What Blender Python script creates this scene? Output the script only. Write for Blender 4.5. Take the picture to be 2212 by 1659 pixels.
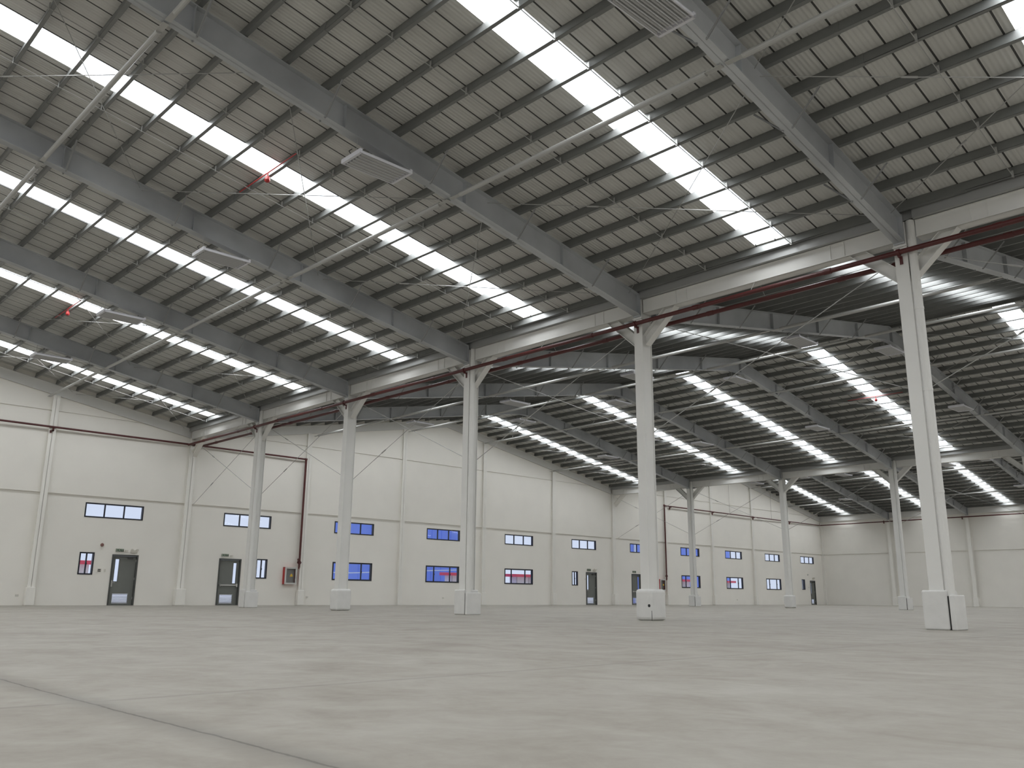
import bpy, math, random
from mathutils import Vector, Matrix

random.seed(7)
scene = bpy.context.scene
for o in list(bpy.data.objects):
    bpy.data.objects.remove(o, do_unlink=True)
col = scene.collection

# ------------------------------------------------------------------ camera
CAM = Vector((-16.58308, -38.43838, 0.51328))
PITCH, ROLL, YAW, FPX = 0.2411, 0.0087, 0.7649, 1864.1
cp, sp, cy, sy = math.cos(PITCH), math.sin(PITCH), math.cos(YAW), math.sin(YAW)
fw = Vector((sy * cp, cy * cp, sp)); rt = Vector((cy, -sy, 0)); up = rt.cross(fw)
r2 = rt * math.cos(ROLL) + up * math.sin(ROLL)
u2 = up * math.cos(ROLL) - rt * math.sin(ROLL)
cam_data = bpy.data.cameras.new('camera')
cam = bpy.data.objects.new('camera', cam_data); col.objects.link(cam)
cam.matrix_world = Matrix(((r2.x, u2.x, -fw.x, CAM.x), (r2.y, u2.y, -fw.y, CAM.y), (r2.z, u2.z, -fw.z, CAM.z), (0, 0, 0, 1)))
cam_data.sensor_fit = 'HORIZONTAL'; cam_data.sensor_width = 36.0
cam_data.lens = 36.0 * FPX / 2212.0
cam_data.clip_start = 0.05; cam_data.clip_end = 500
scene.camera = cam

# ------------------------------------------------------------------ world, exposure
world = bpy.data.worlds.new('overcast_sky'); scene.world = world
world.use_nodes = True
bg = world.node_tree.nodes['Background']
bg.inputs[0].default_value = (0.74, 0.82, 1.0, 1); bg.inputs[1].default_value = 1.0
vs = scene.view_settings
vs.view_transform = 'Standard'; vs.look = 'None'; vs.exposure = 0.0; vs.gamma = 1.0
try: vs.use_curve_mapping = False
except Exception: pass
scene.cycles.use_denoising = True
scene.cycles.max_bounces = 12; scene.cycles.diffuse_bounces = 6; scene.cycles.transparent_max_bounces = 16
scene.cycles.sample_clamp_indirect = 6.0

# ------------------------------------------------------------------ the hall's measures
S = 6.462            # bay length along the hall (y = -k*S is frame k, the window wall is y = 0)
W = 30.0             # width of one aisle
Z0, M = 7.27, 0.1775 # underside of the rafters at the valley and their slope
RD, PD = 0.55, 0.183  # rafter depth, purlin depth
NB = 9               # bays
YE = -NB * S
SKY = [(2.25, 2.95), (9.55, 10.27), (15.76, 16.48), (22.02, 22.74), (29.30, 30.02), (35.55, 36.27), (42.0, 42.72), (48.4, 49.12), (54.8, 55.52)]
SKY_L = 11.2          # radiance of the overcast sky seen through the roof lights

# daylight standing above the roof lights
def zb(d): return Z0 + M * d                       # rafter underside, d = distance from the valley
SLOPES = [('A', 'L', -30.0, 1), ('A', 'R', 0.0, -1), ('B', 'L', 0.0, 1), ('B', 'R', 30.0, -1), ('C', 'L', 30.0, 1), ('C', 'R', 60.0, -1)]
for (nv, sd, x0, sg) in SLOPES:
    for (a, b) in SKY:
        L = bpy.data.lights.new('daylight', 'AREA')
        L.shape = 'RECTANGLE'; ln = 14.2 / math.cos(math.atan(M)); L.size = ln; L.size_y = b - a - 0.02
        L.energy = SKY_L * math.pi * L.size * L.size_y
        L.color = (0.98, 0.99, 1.0)
        o = bpy.data.objects.new('daylight', L); col.objects.link(o)
        o.location = (x0 + sg * 7.45, -(a + b) / 2, zb(7.45) + 0.75 + 0.10)
        o.rotation_euler = (0, -sg * math.atan(M), 0)

# ------------------------------------------------------------------ materials
def mat(name, color, rough=0.6, metal=0.0, noise=0.0, nscale=3.0, bump=0.0, bscale=40.0, spec=None):
    m = bpy.data.materials.new(name); m.use_nodes = True
    nt = m.node_tree; b = nt.nodes['Principled BSDF']
    b.inputs['Base Color'].default_value = (*color, 1); b.inputs['Roughness'].default_value = rough
    b.inputs['Metallic'].default_value = metal
    if spec is not None: b.inputs['Specular IOR Level'].default_value = spec
    tc = nt.nodes.new('ShaderNodeTexCoord')
    if noise > 0:
        n = nt.nodes.new('ShaderNodeTexNoise'); n.inputs['Scale'].default_value = nscale; n.inputs['Detail'].default_value = 5
        nt.links.new(tc.outputs['Object'], n.inputs['Vector'])
        r = nt.nodes.new('ShaderNodeMapRange'); r.inputs[3].default_value = 1 - noise; r.inputs[4].default_value = 1 + noise
        r.inputs[1].default_value = 0.3; r.inputs[2].default_value = 0.7
        nt.links.new(n.outputs['Fac'], r.inputs[0])
        mx = nt.nodes.new('ShaderNodeVectorMath'); mx.operation = 'SCALE'; mx.inputs[0].default_value = color
        nt.links.new(r.outputs[0], mx.inputs['Scale']); nt.links.new(mx.outputs[0], b.inputs['Base Color'])
    if bump > 0:
        n2 = nt.nodes.new('ShaderNodeTexNoise'); n2.inputs['Scale'].default_value = bscale; n2.inputs['Detail'].default_value = 4
        nt.links.new(tc.outputs['Object'], n2.inputs['Vector'])
        bp = nt.nodes.new('ShaderNodeBump'); bp.inputs['Strength'].default_value = bump; bp.inputs['Distance'].default_value = 0.02
        nt.links.new(n2.outputs['Fac'], bp.inputs['Height']); nt.links.new(bp.outputs[0], b.inputs['Normal'])
    return m

M_WALL = mat('wall_paint', (0.78, 0.76, 0.71), 0.75, noise=0.02, nscale=0.8, bump=0.03, bscale=30, spec=0.3)
M_POST = mat('wall_post_paint', (0.77, 0.755, 0.71), 0.6, noise=0.02, nscale=1.5)
M_WHITE = mat('white_steel_paint', (0.675, 0.672, 0.65), 0.5, noise=0.025, nscale=1.5)
M_PED = mat('white_concrete_paint', (0.64, 0.637, 0.62), 0.7, noise=0.04, nscale=4, bump=0.08, bscale=25)
M_RAFTER = mat('grey_steel_paint', (0.40, 0.415, 0.43), 0.45, noise=0.24, nscale=0.55, spec=0.4)
M_PURLIN = mat('galvanised_steel', (0.195, 0.20, 0.195), 0.42, metal=0.35, noise=0.08, nscale=2)
M_STRUT = mat('pale_steel_tube', (0.40, 0.40, 0.385), 0.45, metal=0.15)
M_FLY = mat('fly_brace_steel', (0.27, 0.275, 0.275), 0.5)
M_ROD = mat('zinc_rod', (0.36, 0.36, 0.35), 0.45, metal=0.3)
M_RED = mat('red_pipe_paint', (0.075, 0.012, 0.011), 0.45, noise=0.1, nscale=2)
M_REDB = mat('signal_red', (0.42, 0.03, 0.03), 0.45)
M_BLACK = mat('black_window_frame', (0.010, 0.012, 0.022), 0.4)
M_DOOR = mat('door_grey_paint', (0.145, 0.153, 0.14), 0.5, noise=0.05, nscale=2)
M_DFRAME = mat('door_frame_paint', (0.065, 0.068, 0.064), 0.5)
M_ALU = mat('aluminium', (0.62, 0.62, 0.66), 0.35, metal=0.5)
M_CHROME = mat('brushed_chrome', (0.6, 0.6, 0.58), 0.3, metal=0.8)
M_FIX = mat('white_enamel', (0.62, 0.62, 0.66), 0.35)
M_REFL = mat('lamp_reflector', (0.42, 0.42, 0.42), 0.35, metal=0.3)
M_TUBE = mat('lamp_tube_glass', (0.55, 0.56, 0.58), 0.2)
M_DARK = mat('dark_gap', (0.02, 0.02, 0.02), 0.8)
M_SIGN = mat('exit_sign_face', (0.03, 0.045, 0.03), 0.4)
M_LETTER = mat('exit_sign_letters', (0.34, 0.42, 0.32), 0.5)
M_PLASTIC = mat('cream_plastic', (0.62, 0.60, 0.54), 0.5)
M_YELLOW = mat('yellow_sticker', (0.65, 0.42, 0.03), 0.5)
M_GREYBOX = mat('grey_enamel', (0.52, 0.52, 0.50), 0.5)
M_PANEL = mat('cabinet_inside', (0.50, 0.50, 0.47), 0.6)
M_SOUND = mat('dusty_red_plastic', (0.20, 0.095, 0.085), 0.5)
M_BLUE = mat('blue_cladding', (0.22, 0.34, 0.92), 0.5, noise=0.04, nscale=1)
M_TRIMW = mat('white_flashing', (0.75, 0.8, 0.9), 0.5)
M_REDROOF = mat('red_roof_sheet', (0.85, 0.09, 0.14), 0.5)
M_CREAM = mat('cream_render', (0.86, 0.85, 0.83), 0.7)
M_YARD = mat('pale_yard_concrete', (0.8, 0.79, 0.77), 0.8, noise=0.06, nscale=0.6)
M_GUT = mat('gutter_sheet', (0.36, 0.365, 0.36), 0.4, metal=0.3)

def glass_mat(name, color):
    m = bpy.data.materials.new(name); m.use_nodes = True; nt = m.node_tree; nt.nodes.clear()
    out = nt.nodes.new('ShaderNodeOutputMaterial'); t = nt.nodes.new('ShaderNodeBsdfTransparent'); t.inputs[0].default_value = (*color, 1)
    g = nt.nodes.new('ShaderNodeBsdfGlossy'); g.inputs['Roughness'].default_value = 0.02
    fr = nt.nodes.new('ShaderNodeFresnel'); fr.inputs[0].default_value = 1.45
    mx = nt.nodes.new('ShaderNodeMixShader'); nt.links.new(fr.outputs[0], mx.inputs[0])
    nt.links.new(t.outputs[0], mx.inputs[1]); nt.links.new(g.outputs[0], mx.inputs[2]); nt.links.new(mx.outputs[0], out.inputs[0])
    return m
M_GLASS = glass_mat('window_glass', (0.86, 0.88, 0.90))

def skylight_mat():
    m = bpy.data.materials.new('translucent_roof_sheet'); m.use_nodes = True; nt = m.node_tree; nt.nodes.clear()
    out = nt.nodes.new('ShaderNodeOutputMaterial'); t = nt.nodes.new('ShaderNodeBsdfTransparent'); t.inputs[0].default_value = (0.97, 0.98, 0.98, 1)
    d = nt.nodes.new('ShaderNodeBsdfTranslucent'); d.inputs[0].default_value = (0.9, 0.92, 0.92, 1)
    mx = nt.nodes.new('ShaderNodeMixShader'); mx.inputs[0].default_value = 0.2
    nt.links.new(t.outputs[0], mx.inputs[1]); nt.links.new(d.outputs[0], mx.inputs[2]); nt.links.new(mx.outputs[0], out.inputs[0])
    return m
M_SKY = skylight_mat()

def sheet_mat():
    m = bpy.data.materials.new('insulated_roof_sheet'); m.use_nodes = True; nt = m.node_tree; N = nt.nodes; Lk = nt.links
    b = N['Principled BSDF']; b.inputs['Roughness'].default_value = 0.5
    tc = N.new('ShaderNodeTexCoord'); sx = N.new('ShaderNodeSeparateXYZ'); Lk.new(tc.outputs['Object'], sx.inputs[0])
    def math_(op, a, bb=None):
        n = N.new('ShaderNodeMath'); n.operation = op
        for i, v in enumerate((a, bb)):
            if v is None: continue
            if isinstance(v, (int, float)): n.inputs[i].default_value = v
            else: Lk.new(v, n.inputs[i])
        return n.outputs[0]
    ph = math_('FRACT', math_('DIVIDE', math_('ADD', sx.outputs['Y'], 100.22), 0.468))
    seam = math_('LESS_THAN', math_('ABSOLUTE', math_('SUBTRACT', ph, 0.5)), 0.034)       # dark side-lap joints
    rib = math_('SINE', math_('MULTIPLY', sx.outputs['Y'], 2 * math.pi / 0.078))          # fine flutes of the sheet
    n = N.new('ShaderNodeTexNoise'); n.inputs['Scale'].default_value = 0.5; n.inputs['Detail'].default_value = 4
    Lk.new(tc.outputs['Object'], n.inputs['Vector'])
    mp = N.new('ShaderNodeMapping'); mp.inputs['Scale'].default_value = (0.15, 9, 0.15); Lk.new(tc.outputs['Object'], mp.inputs[0])
    n2 = N.new('ShaderNodeTexNoise'); n2.inputs['Scale'].default_value = 1.0; n2.inputs['Detail'].default_value = 3; Lk.new(mp.outputs[0], n2.inputs['Vector'])
    v = math_('ADD', math_('MULTIPLY', n.outputs['Fac'], 0.25), math_('MULTIPLY', n2.outputs['Fac'], 0.30))
    v = math_('ADD', v, 0.72)
    v = math_('MULTIPLY', v, math_('SUBTRACT', 1.0, math_('MULTIPLY', seam, 0.93)))
    sc = N.new('ShaderNodeVectorMath'); sc.operation = 'SCALE'; sc.inputs[0].default_value = (0.55, 0.55, 0.525); Lk.new(v, sc.inputs['Scale'])
    Lk.new(sc.outputs[0], b.inputs['Base Color'])
    bp = N.new('ShaderNodeBump'); bp.inputs['Strength'].default_value = 0.55; bp.inputs['Distance'].default_value = 0.010
    Lk.new(rib, bp.inputs['Height']); Lk.new(bp.outputs[0], b.inputs['Normal'])
    return m
M_SHEET = sheet_mat()

def floor_mat():
    m = bpy.data.materials.new('trowelled_concrete'); m.use_nodes = True; nt = m.node_tree; N = nt.nodes; Lk = nt.links
    b = N['Principled BSDF']
    tc = N.new('ShaderNodeTexCoord'); sx = N.new('ShaderNodeSeparateXYZ'); Lk.new(tc.outputs['Object'], sx.inputs[0])
    def math_(op, a, bb=None):
        n = N.new('ShaderNodeMath'); n.operation = op
        for i, v in enumerate((a, bb)):
            if v is None: continue
            if isinstance(v, (int, float)): n.inputs[i].default_value = v
            else: Lk.new(v, n.inputs[i])
        return n.outputs[0]
    def noise(scale, det, sxyz=(1, 1, 1), dist=0.0, rot=0.0):
        mp = N.new('ShaderNodeMapping'); mp.inputs['Scale'].default_value = sxyz; mp.inputs['Rotation'].default_value = (0, 0, rot); Lk.new(tc.outputs['Object'], mp.inputs[0])
        n = N.new('ShaderNodeTexNoise'); n.inputs['Scale'].default_value = scale; n.inputs['Detail'].default_value = det
        n.inputs['Distortion'].default_value = dist; n.inputs['Roughness'].default_value = 0.62
        Lk.new(mp.outputs[0], n.inputs['Vector']); return n.outputs['Fac']
    a = noise(0.62, 7, (1, 1, 1), 0.4); c = noise(1.9, 7, (1, 0.75, 1), 0.7, 0.7); d = noise(9, 5); e = noise(0.09, 3); g = noise(5.0, 6, (1, 1, 1), 1.2)
    v = math_('ADD', math_('MULTIPLY', a, 0.30), math_('MULTIPLY', c, 0.34))
    v = math_('ADD', v, math_('ADD', math_('MULTIPLY', d, 0.12), math_('ADD', math_('MULTIPLY', e, 0.20), math_('MULTIPLY', g, 0.18))))
    rp = N.new('ShaderNodeValToRGB'); rp.color_ramp.elements[0].position = 0.46; rp.color_ramp.elements[1].position = 0.70
    rp.color_ramp.elements[0].color = (0.250, 0.229, 0.196, 1); rp.color_ramp.elements[1].color = (0.356, 0.341, 0.303, 1)
    mid = rp.color_ramp.elements.new(0.565); mid.color = (0.302, 0.283, 0.246, 1)
    Lk.new(v, rp.inputs[0])
    # saw-cut joints, dark with dirt, wandering a few millimetres, with a smudged rim
    w = math_('MULTIPLY', math_('SUBTRACT', noise(1.7, 6), 0.5), 0.07)
    jx = math_('ABSOLUTE', math_('ADD', math_('SUBTRACT', sx.outputs['X'], -15.0), w))
    jy = math_('ABSOLUTE', math_('ADD', math_('SUBTRACT', sx.outputs['Y'], -33.85), w))
    jz = math_('ABSOLUTE', math_('ADD', math_('SUBTRACT', sx.outputs['Y'], -29.9), w))
    def line(q, wd, st, rim, rs):
        core = math_('MULTIPLY', math_('LESS_THAN', q, wd), st)
        r_ = N.new('ShaderNodeMapRange'); r_.inputs[1].default_value = 0.0; r_.inputs[2].default_value = rim; r_.inputs[3].default_value = rs; r_.inputs[4].default_value = 0.0; Lk.new(q, r_.inputs[0])
        return math_('MAXIMUM', core, math_('MULTIPLY', r_.outputs[0], math_('MULTIPLY', c, g)))
    j = math_('MAXIMUM', line(jx, 0.0075, 0.9, 0.16, 1.6), math_('MAXIMUM', line(jy, 0.004, 0.62, 0.05, 1.0), line(jz, 0.004, 0.28, 0.05, 0.5)))
    sc = N.new('ShaderNodeVectorMath'); sc.operation = 'SCALE'; Lk.new(rp.outputs[0], sc.inputs[0])
    Lk.new(math_('SUBTRACT', 1.0, math_('MULTIPLY', j, 0.62)), sc.inputs['Scale'])
    Lk.new(sc.outputs[0], b.inputs['Base Color'])
    Lk.new(math_('SUBTRACT', 0.72, math_('MULTIPLY', c, 0.25)), b.inputs['Roughness'])
    b.inputs['Specular IOR Level'].default_value = 0.35
    bp = N.new('ShaderNodeBump'); bp.inputs['Strength'].default_value = 0.12; bp.inputs['Distance'].default_value = 0.01
    Lk.new(math_('ADD', d, c), bp.inputs['Height']); Lk.new(bp.outputs[0], b.inputs['Normal'])
    return m
M_FLOOR = floor_mat()

# ------------------------------------------------------------------ mesh helpers
class MB:
    def __init__(s): s.v = []; s.f = []
    def quad(s, *p):
        n = len(s.v); s.v += [tuple(q) for q in p]; s.f.append(tuple(range(n, n + len(p)))); return s
    def box(s, x0, x1, y0, y1, z0, z1):
        n = len(s.v)
        s.v += [(x0, y0, z0), (x1, y0, z0), (x1, y1, z0), (x0, y1, z0), (x0, y0, z1), (x1, y0, z1), (x1, y1, z1), (x0, y1, z1)]
        s.f += [tuple(n + i for i in q) for q in ((0, 3, 2, 1), (4, 5, 6, 7), (0, 1, 5, 4), (1, 2, 6, 5), (2, 3, 7, 6), (3, 0, 4, 7))]
        return s
    def obox(s, c, ax, ay, az):
        """box from a centre and three half-extent vectors"""
        c, ax, ay, az = map(Vector, (c, ax, ay, az)); n = len(s.v)
        for k in (-1, 1):
            for (i, j) in ((-1, -1), (1, -1), (1, 1), (-1, 1)):
                s.v.append(tuple(c + ax * i + ay * j + az * k))
        s.f += [tuple(n + i for i in q) for q in ((0, 3, 2, 1), (4, 5, 6, 7), (0, 1, 5, 4), (1, 2, 6, 5), (2, 3, 7, 6), (3, 0, 4, 7))]
        return s
    def prism(s, poly, d):
        """closed polygon (list of 3-D points) extruded by vector d"""
        n = len(s.v); k = len(poly); d = Vector(d)
        s.v += [tuple(p) for p in poly] + [tuple(Vector(p) + d) for p in poly]
        s.f.append(tuple(range(n + k - 1, n - 1, -1))); s.f.append(tuple(range(n + k, n + 2 * k)))
        for i in range(k):
            j = (i + 1) % k; s.f.append((n + i, n + j, n + k + j, n + k + i))
        return s
    def tube(s, a, b, r, seg=10, r2=None):
        a, b = Vector(a), Vector(b); r2 = r if r2 is None else r2
        d = (b - a).normalized(); t = Vector((0, 0, 1)) if abs(d.z) < 0.9 else Vector((1, 0, 0))
        p = d.cross(t).normalized(); q = d.cross(p); n = len(s.v)
        for (c, rr) in ((a, r), (b, r2)):
            for i in range(seg):
                g = 2 * math.pi * i / seg; s.v.append(tuple(c + p * (math.cos(g) * rr) + q * (math.sin(g) * rr)))
        for i in range(seg):
            j = (i + 1) % seg; s.f.append((n + i, n + j, n + seg + j, n + seg + i))
        s.f.append(tuple(range(n + seg - 1, n - 1, -1))); s.f.append(tuple(range(n + seg, n + 2 * seg)))
        return s
    def path(s, pts, r, seg=8):
        for a, b in zip(pts, pts[1:]): s.tube(a, b, r, seg)
        return s
    def ball(s, c, r, seg=12, rings=8):
        n = len(s.v); c = Vector(c)
        for i in range(rings + 1):
            t = math.pi * i / rings
            for j in range(seg):
                g = 2 * math.pi * j / seg
                s.v.append((c.x + r * math.sin(t) * math.cos(g), c.y + r * math.sin(t) * math.sin(g), c.z + r * math.cos(t)))
        for i in range(rings):
            for j in range(seg):
                k = (j + 1) % seg; s.f.append((n + i * seg + j, n + (i + 1) * seg + j, n + (i + 1) * seg + k, n + i * seg + k))
        return s
    def build(s, name, m, parent=None, smooth=False, bevel=0.0):
        me = bpy.data.meshes.new(name); me.from_pydata(s.v, [], s.f); me.update()
        me.materials.append(m)
        if smooth:
            for p in me.polygons: p.use_smooth = True
        o = bpy.data.objects.new(name, me); col.objects.link(o)
        if parent is not None:
            o.parent = parent; o.matrix_parent_inverse = Matrix.Translation(-parent.location)
        if bevel > 0:
            bv = o.modifiers.new('bevel', 'BEVEL'); bv.width = bevel; bv.segments = 3; bv.limit_method = 'ANGLE'
        return o

def tag(o, label, cat, group=None, kind=None):
    o['label'] = label; o['category'] = cat
    if group: o['group'] = group
    if kind: o['kind'] = kind
    return o
def thing(name, loc, label, cat, group=None, kind=None):
    o = bpy.data.objects.new(name, None); o.location = loc; o.empty_display_size = 0.2; col.objects.link(o)
    return tag(o, label, cat, group, kind)
def copy_tree(o, delta, parent=None):
    c = o.copy(); col.objects.link(c)
    if parent is None: c.location = Vector(o.location) + Vector(delta)
    else:
        c.parent = parent
    for ch in list(o.children): copy_tree(ch, delta, c)
    return c
def structure(name, mb, m, label, cat, **k):
    return tag(mb.build(name, m, **k), label, cat, kind='structure')

ORD = ['zeroth', 'first', 'second', 'third', 'fourth', 'fifth', 'sixth', 'seventh', 'eighth', 'ninth', 'tenth', 'eleventh', 'twelfth',
       'thirteenth', 'fourteenth', 'fifteenth', 'sixteenth', 'seventeenth', 'eighteenth', 'nineteenth', 'twentieth', 'twenty-first']
AISLE = {'A': 'left aisle', 'B': 'middle aisle', 'C': 'right aisle'}

def seen(pts, margin=30):
    """does any of these points fall inside the photograph's frame?"""
    for p in pts:
        d = Vector(p) - CAM; z = d.dot(fw)
        if z < 0.3: continue
        px = 1106 + FPX * d.dot(r2) / z; py = 829.5 - FPX * d.dot(u2) / z
        if -margin < px < 2212 + margin and -margin < py < 1659 + margin: return True
    return False
def seen_line(a, b):
    a, b = Vector(a), Vector(b)
    return seen([a.lerp(b, i / 24) for i in range(25)])

# ------------------------------------------------------------------ floor, walls
mb = MB(); mb.box(-30.2, 60.2, YE - 0.2, 0.2, -0.2, 0.0)
structure('floor', mb, M_FLOOR, 'grey trowelled concrete floor of the empty hall', 'floor')

# openings in the window wall: (x0, x1, z0, z1)
def wcx(i): return 6 * i + 3.03 + (0.02 * i if i > 4 else 0) * 0.5     # window centre in bay i (-1..9)
UP = [(wcx(i) - 1.215, wcx(i) + 1.215, 3.56, 4.17) for i in range(-1, 10)]
UP[0] = (-4.31, -1.89, 3.57, 4.18)
WIDE = {i: (wcx(i) - 1.21, wcx(i) + 1.21, 1.22, 2.13) for i in (1, 2, 3, 6, 7, 8)}
SMALL = {-1: (-4.30, -3.71, 1.23, 2.14), 0: (3.62, 4.20, 1.22, 2.13), 4: (25.82, 26.40, 1.22, 2.12), 5: (33.65, 34.23, 1.23, 2.14), 9: (55.90, 56.47, 1.28, 2.18)}
DOORS = {-1: (-2.99, -1.90), 0: (1.77, 2.86), 4: (27.19, 28.27), 5: (31.97, 33.05), 9: (57.38, 58.30)}
DH = 2.09
HOLES = list(UP) + list(WIDE.values()) + list(SMALL.values()) + [(a, b, 0.0, DH) for a, b in DOORS.values()]

def holed(mb, x0, x1, z0, z1, holes, y0, y1):
    """vertical slab in the xz plane from y0 (front) to y1 (back) with rectangular holes and their reveals"""
    hs = [h for h in holes if h[0] < x1 and h[1] > x0 and h[2] < z1 and h[3] > z0]
    xs = sorted({x0, x1, *[min(max(v, x0), x1) for h in hs for v in h[:2]]}); zs = sorted({z0, z1, *[min(max(v, z0), z1) for h in hs for v in h[2:]]})
    for xa, xb in zip(xs, xs[1:]):
        for za, zc in zip(zs, zs[1:]):
            cx, cz = (xa + xb) / 2, (za + zc) / 2
            if any(h[0] < cx < h[1] and h[2] < cz < h[3] for h in hs): continue
            mb.quad((xa, y0, za), (xb, y0, za), (xb, y0, zc), (xa, y0, zc))
            mb.quad((xb, y1, za), (xa, y1, za), (xa, y1, zc), (xb, y1, zc))
    for (a, b, c, d) in hs:
        mb.quad((a, y0, c), (a, y1, c), (a, y1, d), (a, y0, d)); mb.quad((b, y1, c), (b, y0, c), (b, y0, d), (b, y1, d))
        mb.quad((a, y0, d), (a, y1, d), (b, y1, d), (b, y0, d))
        if c > 0: mb.quad((a, y1, c), (a, y0, c), (b, y0, c), (b, y1, c))
    return mb

def roof_z(x):
    d = abs(((x + 30) % 30)); d = min(d, 30 - d); return zb(d) + 0.75
JZ, JT = 4.45, 7.78      # the two horizontal joints
mb = MB(); holed(mb, -30.2, 60.2, 0.0, JZ, HOLES, 0.0, 0.125)
mb.box(-30.2, 60.2, -0.055, 0.125, JZ, JT)                       # upper lift of the wall oversails the lower one
mb.box(-30.2, 60.2, -0.012, 0.125, JT, JT + 0.045)
for g in range(3):
    xa = -30 + 30 * g; e = 0.2
    top = [(xa, -0.055, JT + 0.045), (xa + 30, -0.055, JT + 0.045), (xa + 30, -0.055, roof_z(xa + 30) + 0.01), (xa + 15, -0.055, zb(15) + 0.76), (xa, -0.055, roof_z(xa) + 0.01)]
    mb.prism(top, (0, 0.18, 0))
structure('wall_far', mb, M_WALL, 'long cream gable wall with the windows and grey doors', 'wall')
mb = MB(); mb.box(60.0, 60.2, YE, 0.0, 0, JZ); mb.box(59.945, 60.2, YE, -0.056, JZ, 8.05)
structure('wall_right', mb, M_WALL, 'plain cream side wall at the far right end', 'wall')
structure('wall_left', MB().box(-30.2, -30.0, YE, 0.0, 0, 8.05), M_WALL, 'cream side wall to the left, outside the view', 'wall')
mb = MB()
for g in range(3):
    xa = -30 + 30 * g
    mb.prism([(xa, YE, 0), (xa + 30, YE, 0), (xa + 30, YE, 8.03), (xa + 15, YE, zb(15) + 0.76), (xa, YE, 8.03)], (0, -0.2, 0))
structure('wall_near', mb, M_WALL, 'cream gable wall behind the viewer', 'wall')

# ------------------------------------------------------------------ roof sheets with roof-light openings
for (nv, sd, x0, sg) in SLOPES:
    mb = MB()
    P = lambda d, y, h=0.75: (x0 + sg * d, y, zb(d) + h)
    def piece(d0, d1, ya, yb):
        a = [P(d0, ya), P(d1, ya), P(d1, yb), P(d0, yb)]
        if sg < 0: a.reverse()
        mb.prism(a, (0, 0, 0.05))
    ys = [0.2] + [-v for ab in SKY for v in ab] + [YE - 0.2]
    for i in range(0, len(ys), 2): piece(0.16, 15.02, ys[i], ys[i + 1])
    for (a, b) in SKY:
        piece(0.16, 0.40, -a, -b); piece(14.5, 15.02, -a, -b)
    lab = {'L': 'left', 'R': 'right'}[sd]
    structure('ceiling', mb, M_SHEET, f'grey seamed roof sheeting, {lab} slope of the {AISLE[nv]} roof', 'roof')

# roof lights (only the slopes and bays that come into the picture)
for (nv, sd, x0, sg) in SLOPES:
    if (nv, sd) == ('A', 'L'): continue
    for i, (a, b) in enumerate(SKY[:7]):
        p = [(x0 + sg * d, -(a + b) / 2, zb(d) + 0.75) for d in (0.5, 4, 8, 12, 14.3)]
        if not seen(p): continue
        q = [(x0 + sg * 0.40, -a, zb(0.40) + 0.775), (x0 + sg * 14.5, -a, zb(14.5) + 0.775), (x0 + sg * 14.5, -b, zb(14.5) + 0.775), (x0 + sg * 0.40, -b, zb(0.40) + 0.775)]
        o = MB().quad(*q).build('skylight', M_SKY)
        where = 'beside the window wall' if i == 0 else f'between {ORD[i]} and {ORD[i + 1]} rafters from window wall'
        tag(o, f'skylight strip, {"left" if sd == "L" else "right"} slope of {AISLE[nv]}, {where}', 'skylight', 'skylight strips in the roof')

# ------------------------------------------------------------------ purlins (one run per line)
NP = 18
def purlin_mesh():
    """a lipped C section running along -y from 0, seated on z = 0, web towards -x"""
    m_ = MB(); L = 46.0; t = 0.006; w = 0.065; h = PD
    def run(ya, yb, g):
        m_.box(-w / 2 - g, -w / 2 + t, yb, ya, 0, h); m_.box(-w / 2, w / 2 + g, yb, ya, -g, t); m_.box(-w / 2, w / 2, yb, ya, h - t, h)
        m_.box(w / 2 - t + g, w / 2 + g, yb, ya, 0, 0.022); m_.box(w / 2 - t, w / 2, yb, ya, h - 0.022, h)
    run(-0.06, -L, 0)
    for k in range(1, 7): run(-k * S + 1.35, -k * S - 1.35, 0.006)       # lapped sleeves over every rafter
    return m_
PROTO = purlin_mesh()
proto_obj = None
for (nv, sd, x0, sg) in SLOPES:
    if (nv, sd) == ('A', 'L'): continue
    for i in range(NP + 1):
        d = 0.36 + 0.816 * i if i < NP else 14.78
        x = x0 + sg * d
        if not seen_line((x, -0.2, zb(d) + RD), (x, -45, zb(d) + RD)): continue
        if proto_obj is None:
            o = PROTO.build('purlin', M_PURLIN); proto_obj = o
        else:
            o = proto_obj.copy(); col.objects.link(o)
        o.location = (x, 0.0, zb(d) + RD + 0.008)
        o.rotation_euler = (0, -sg * math.atan(M), 0)
        n = ('closest to the ridge' if i == NP else 'next to the valley beam' if i == 0 and nv != 'C' else f'{ORD[i + 1]} up from the {"valley" if not (nv == "C" and sd == "R") else "right eaves"}')
        if i == 0 and nv == 'C': n = 'next to the valley beam' if sd == 'L' else 'next to the right wall'
        tag(o, f'grey purlin {n}, {"left" if sd == "L" else "right"} slope of {AISLE[nv]} roof', 'purlin', 'purlins under the roof sheeting')

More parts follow.
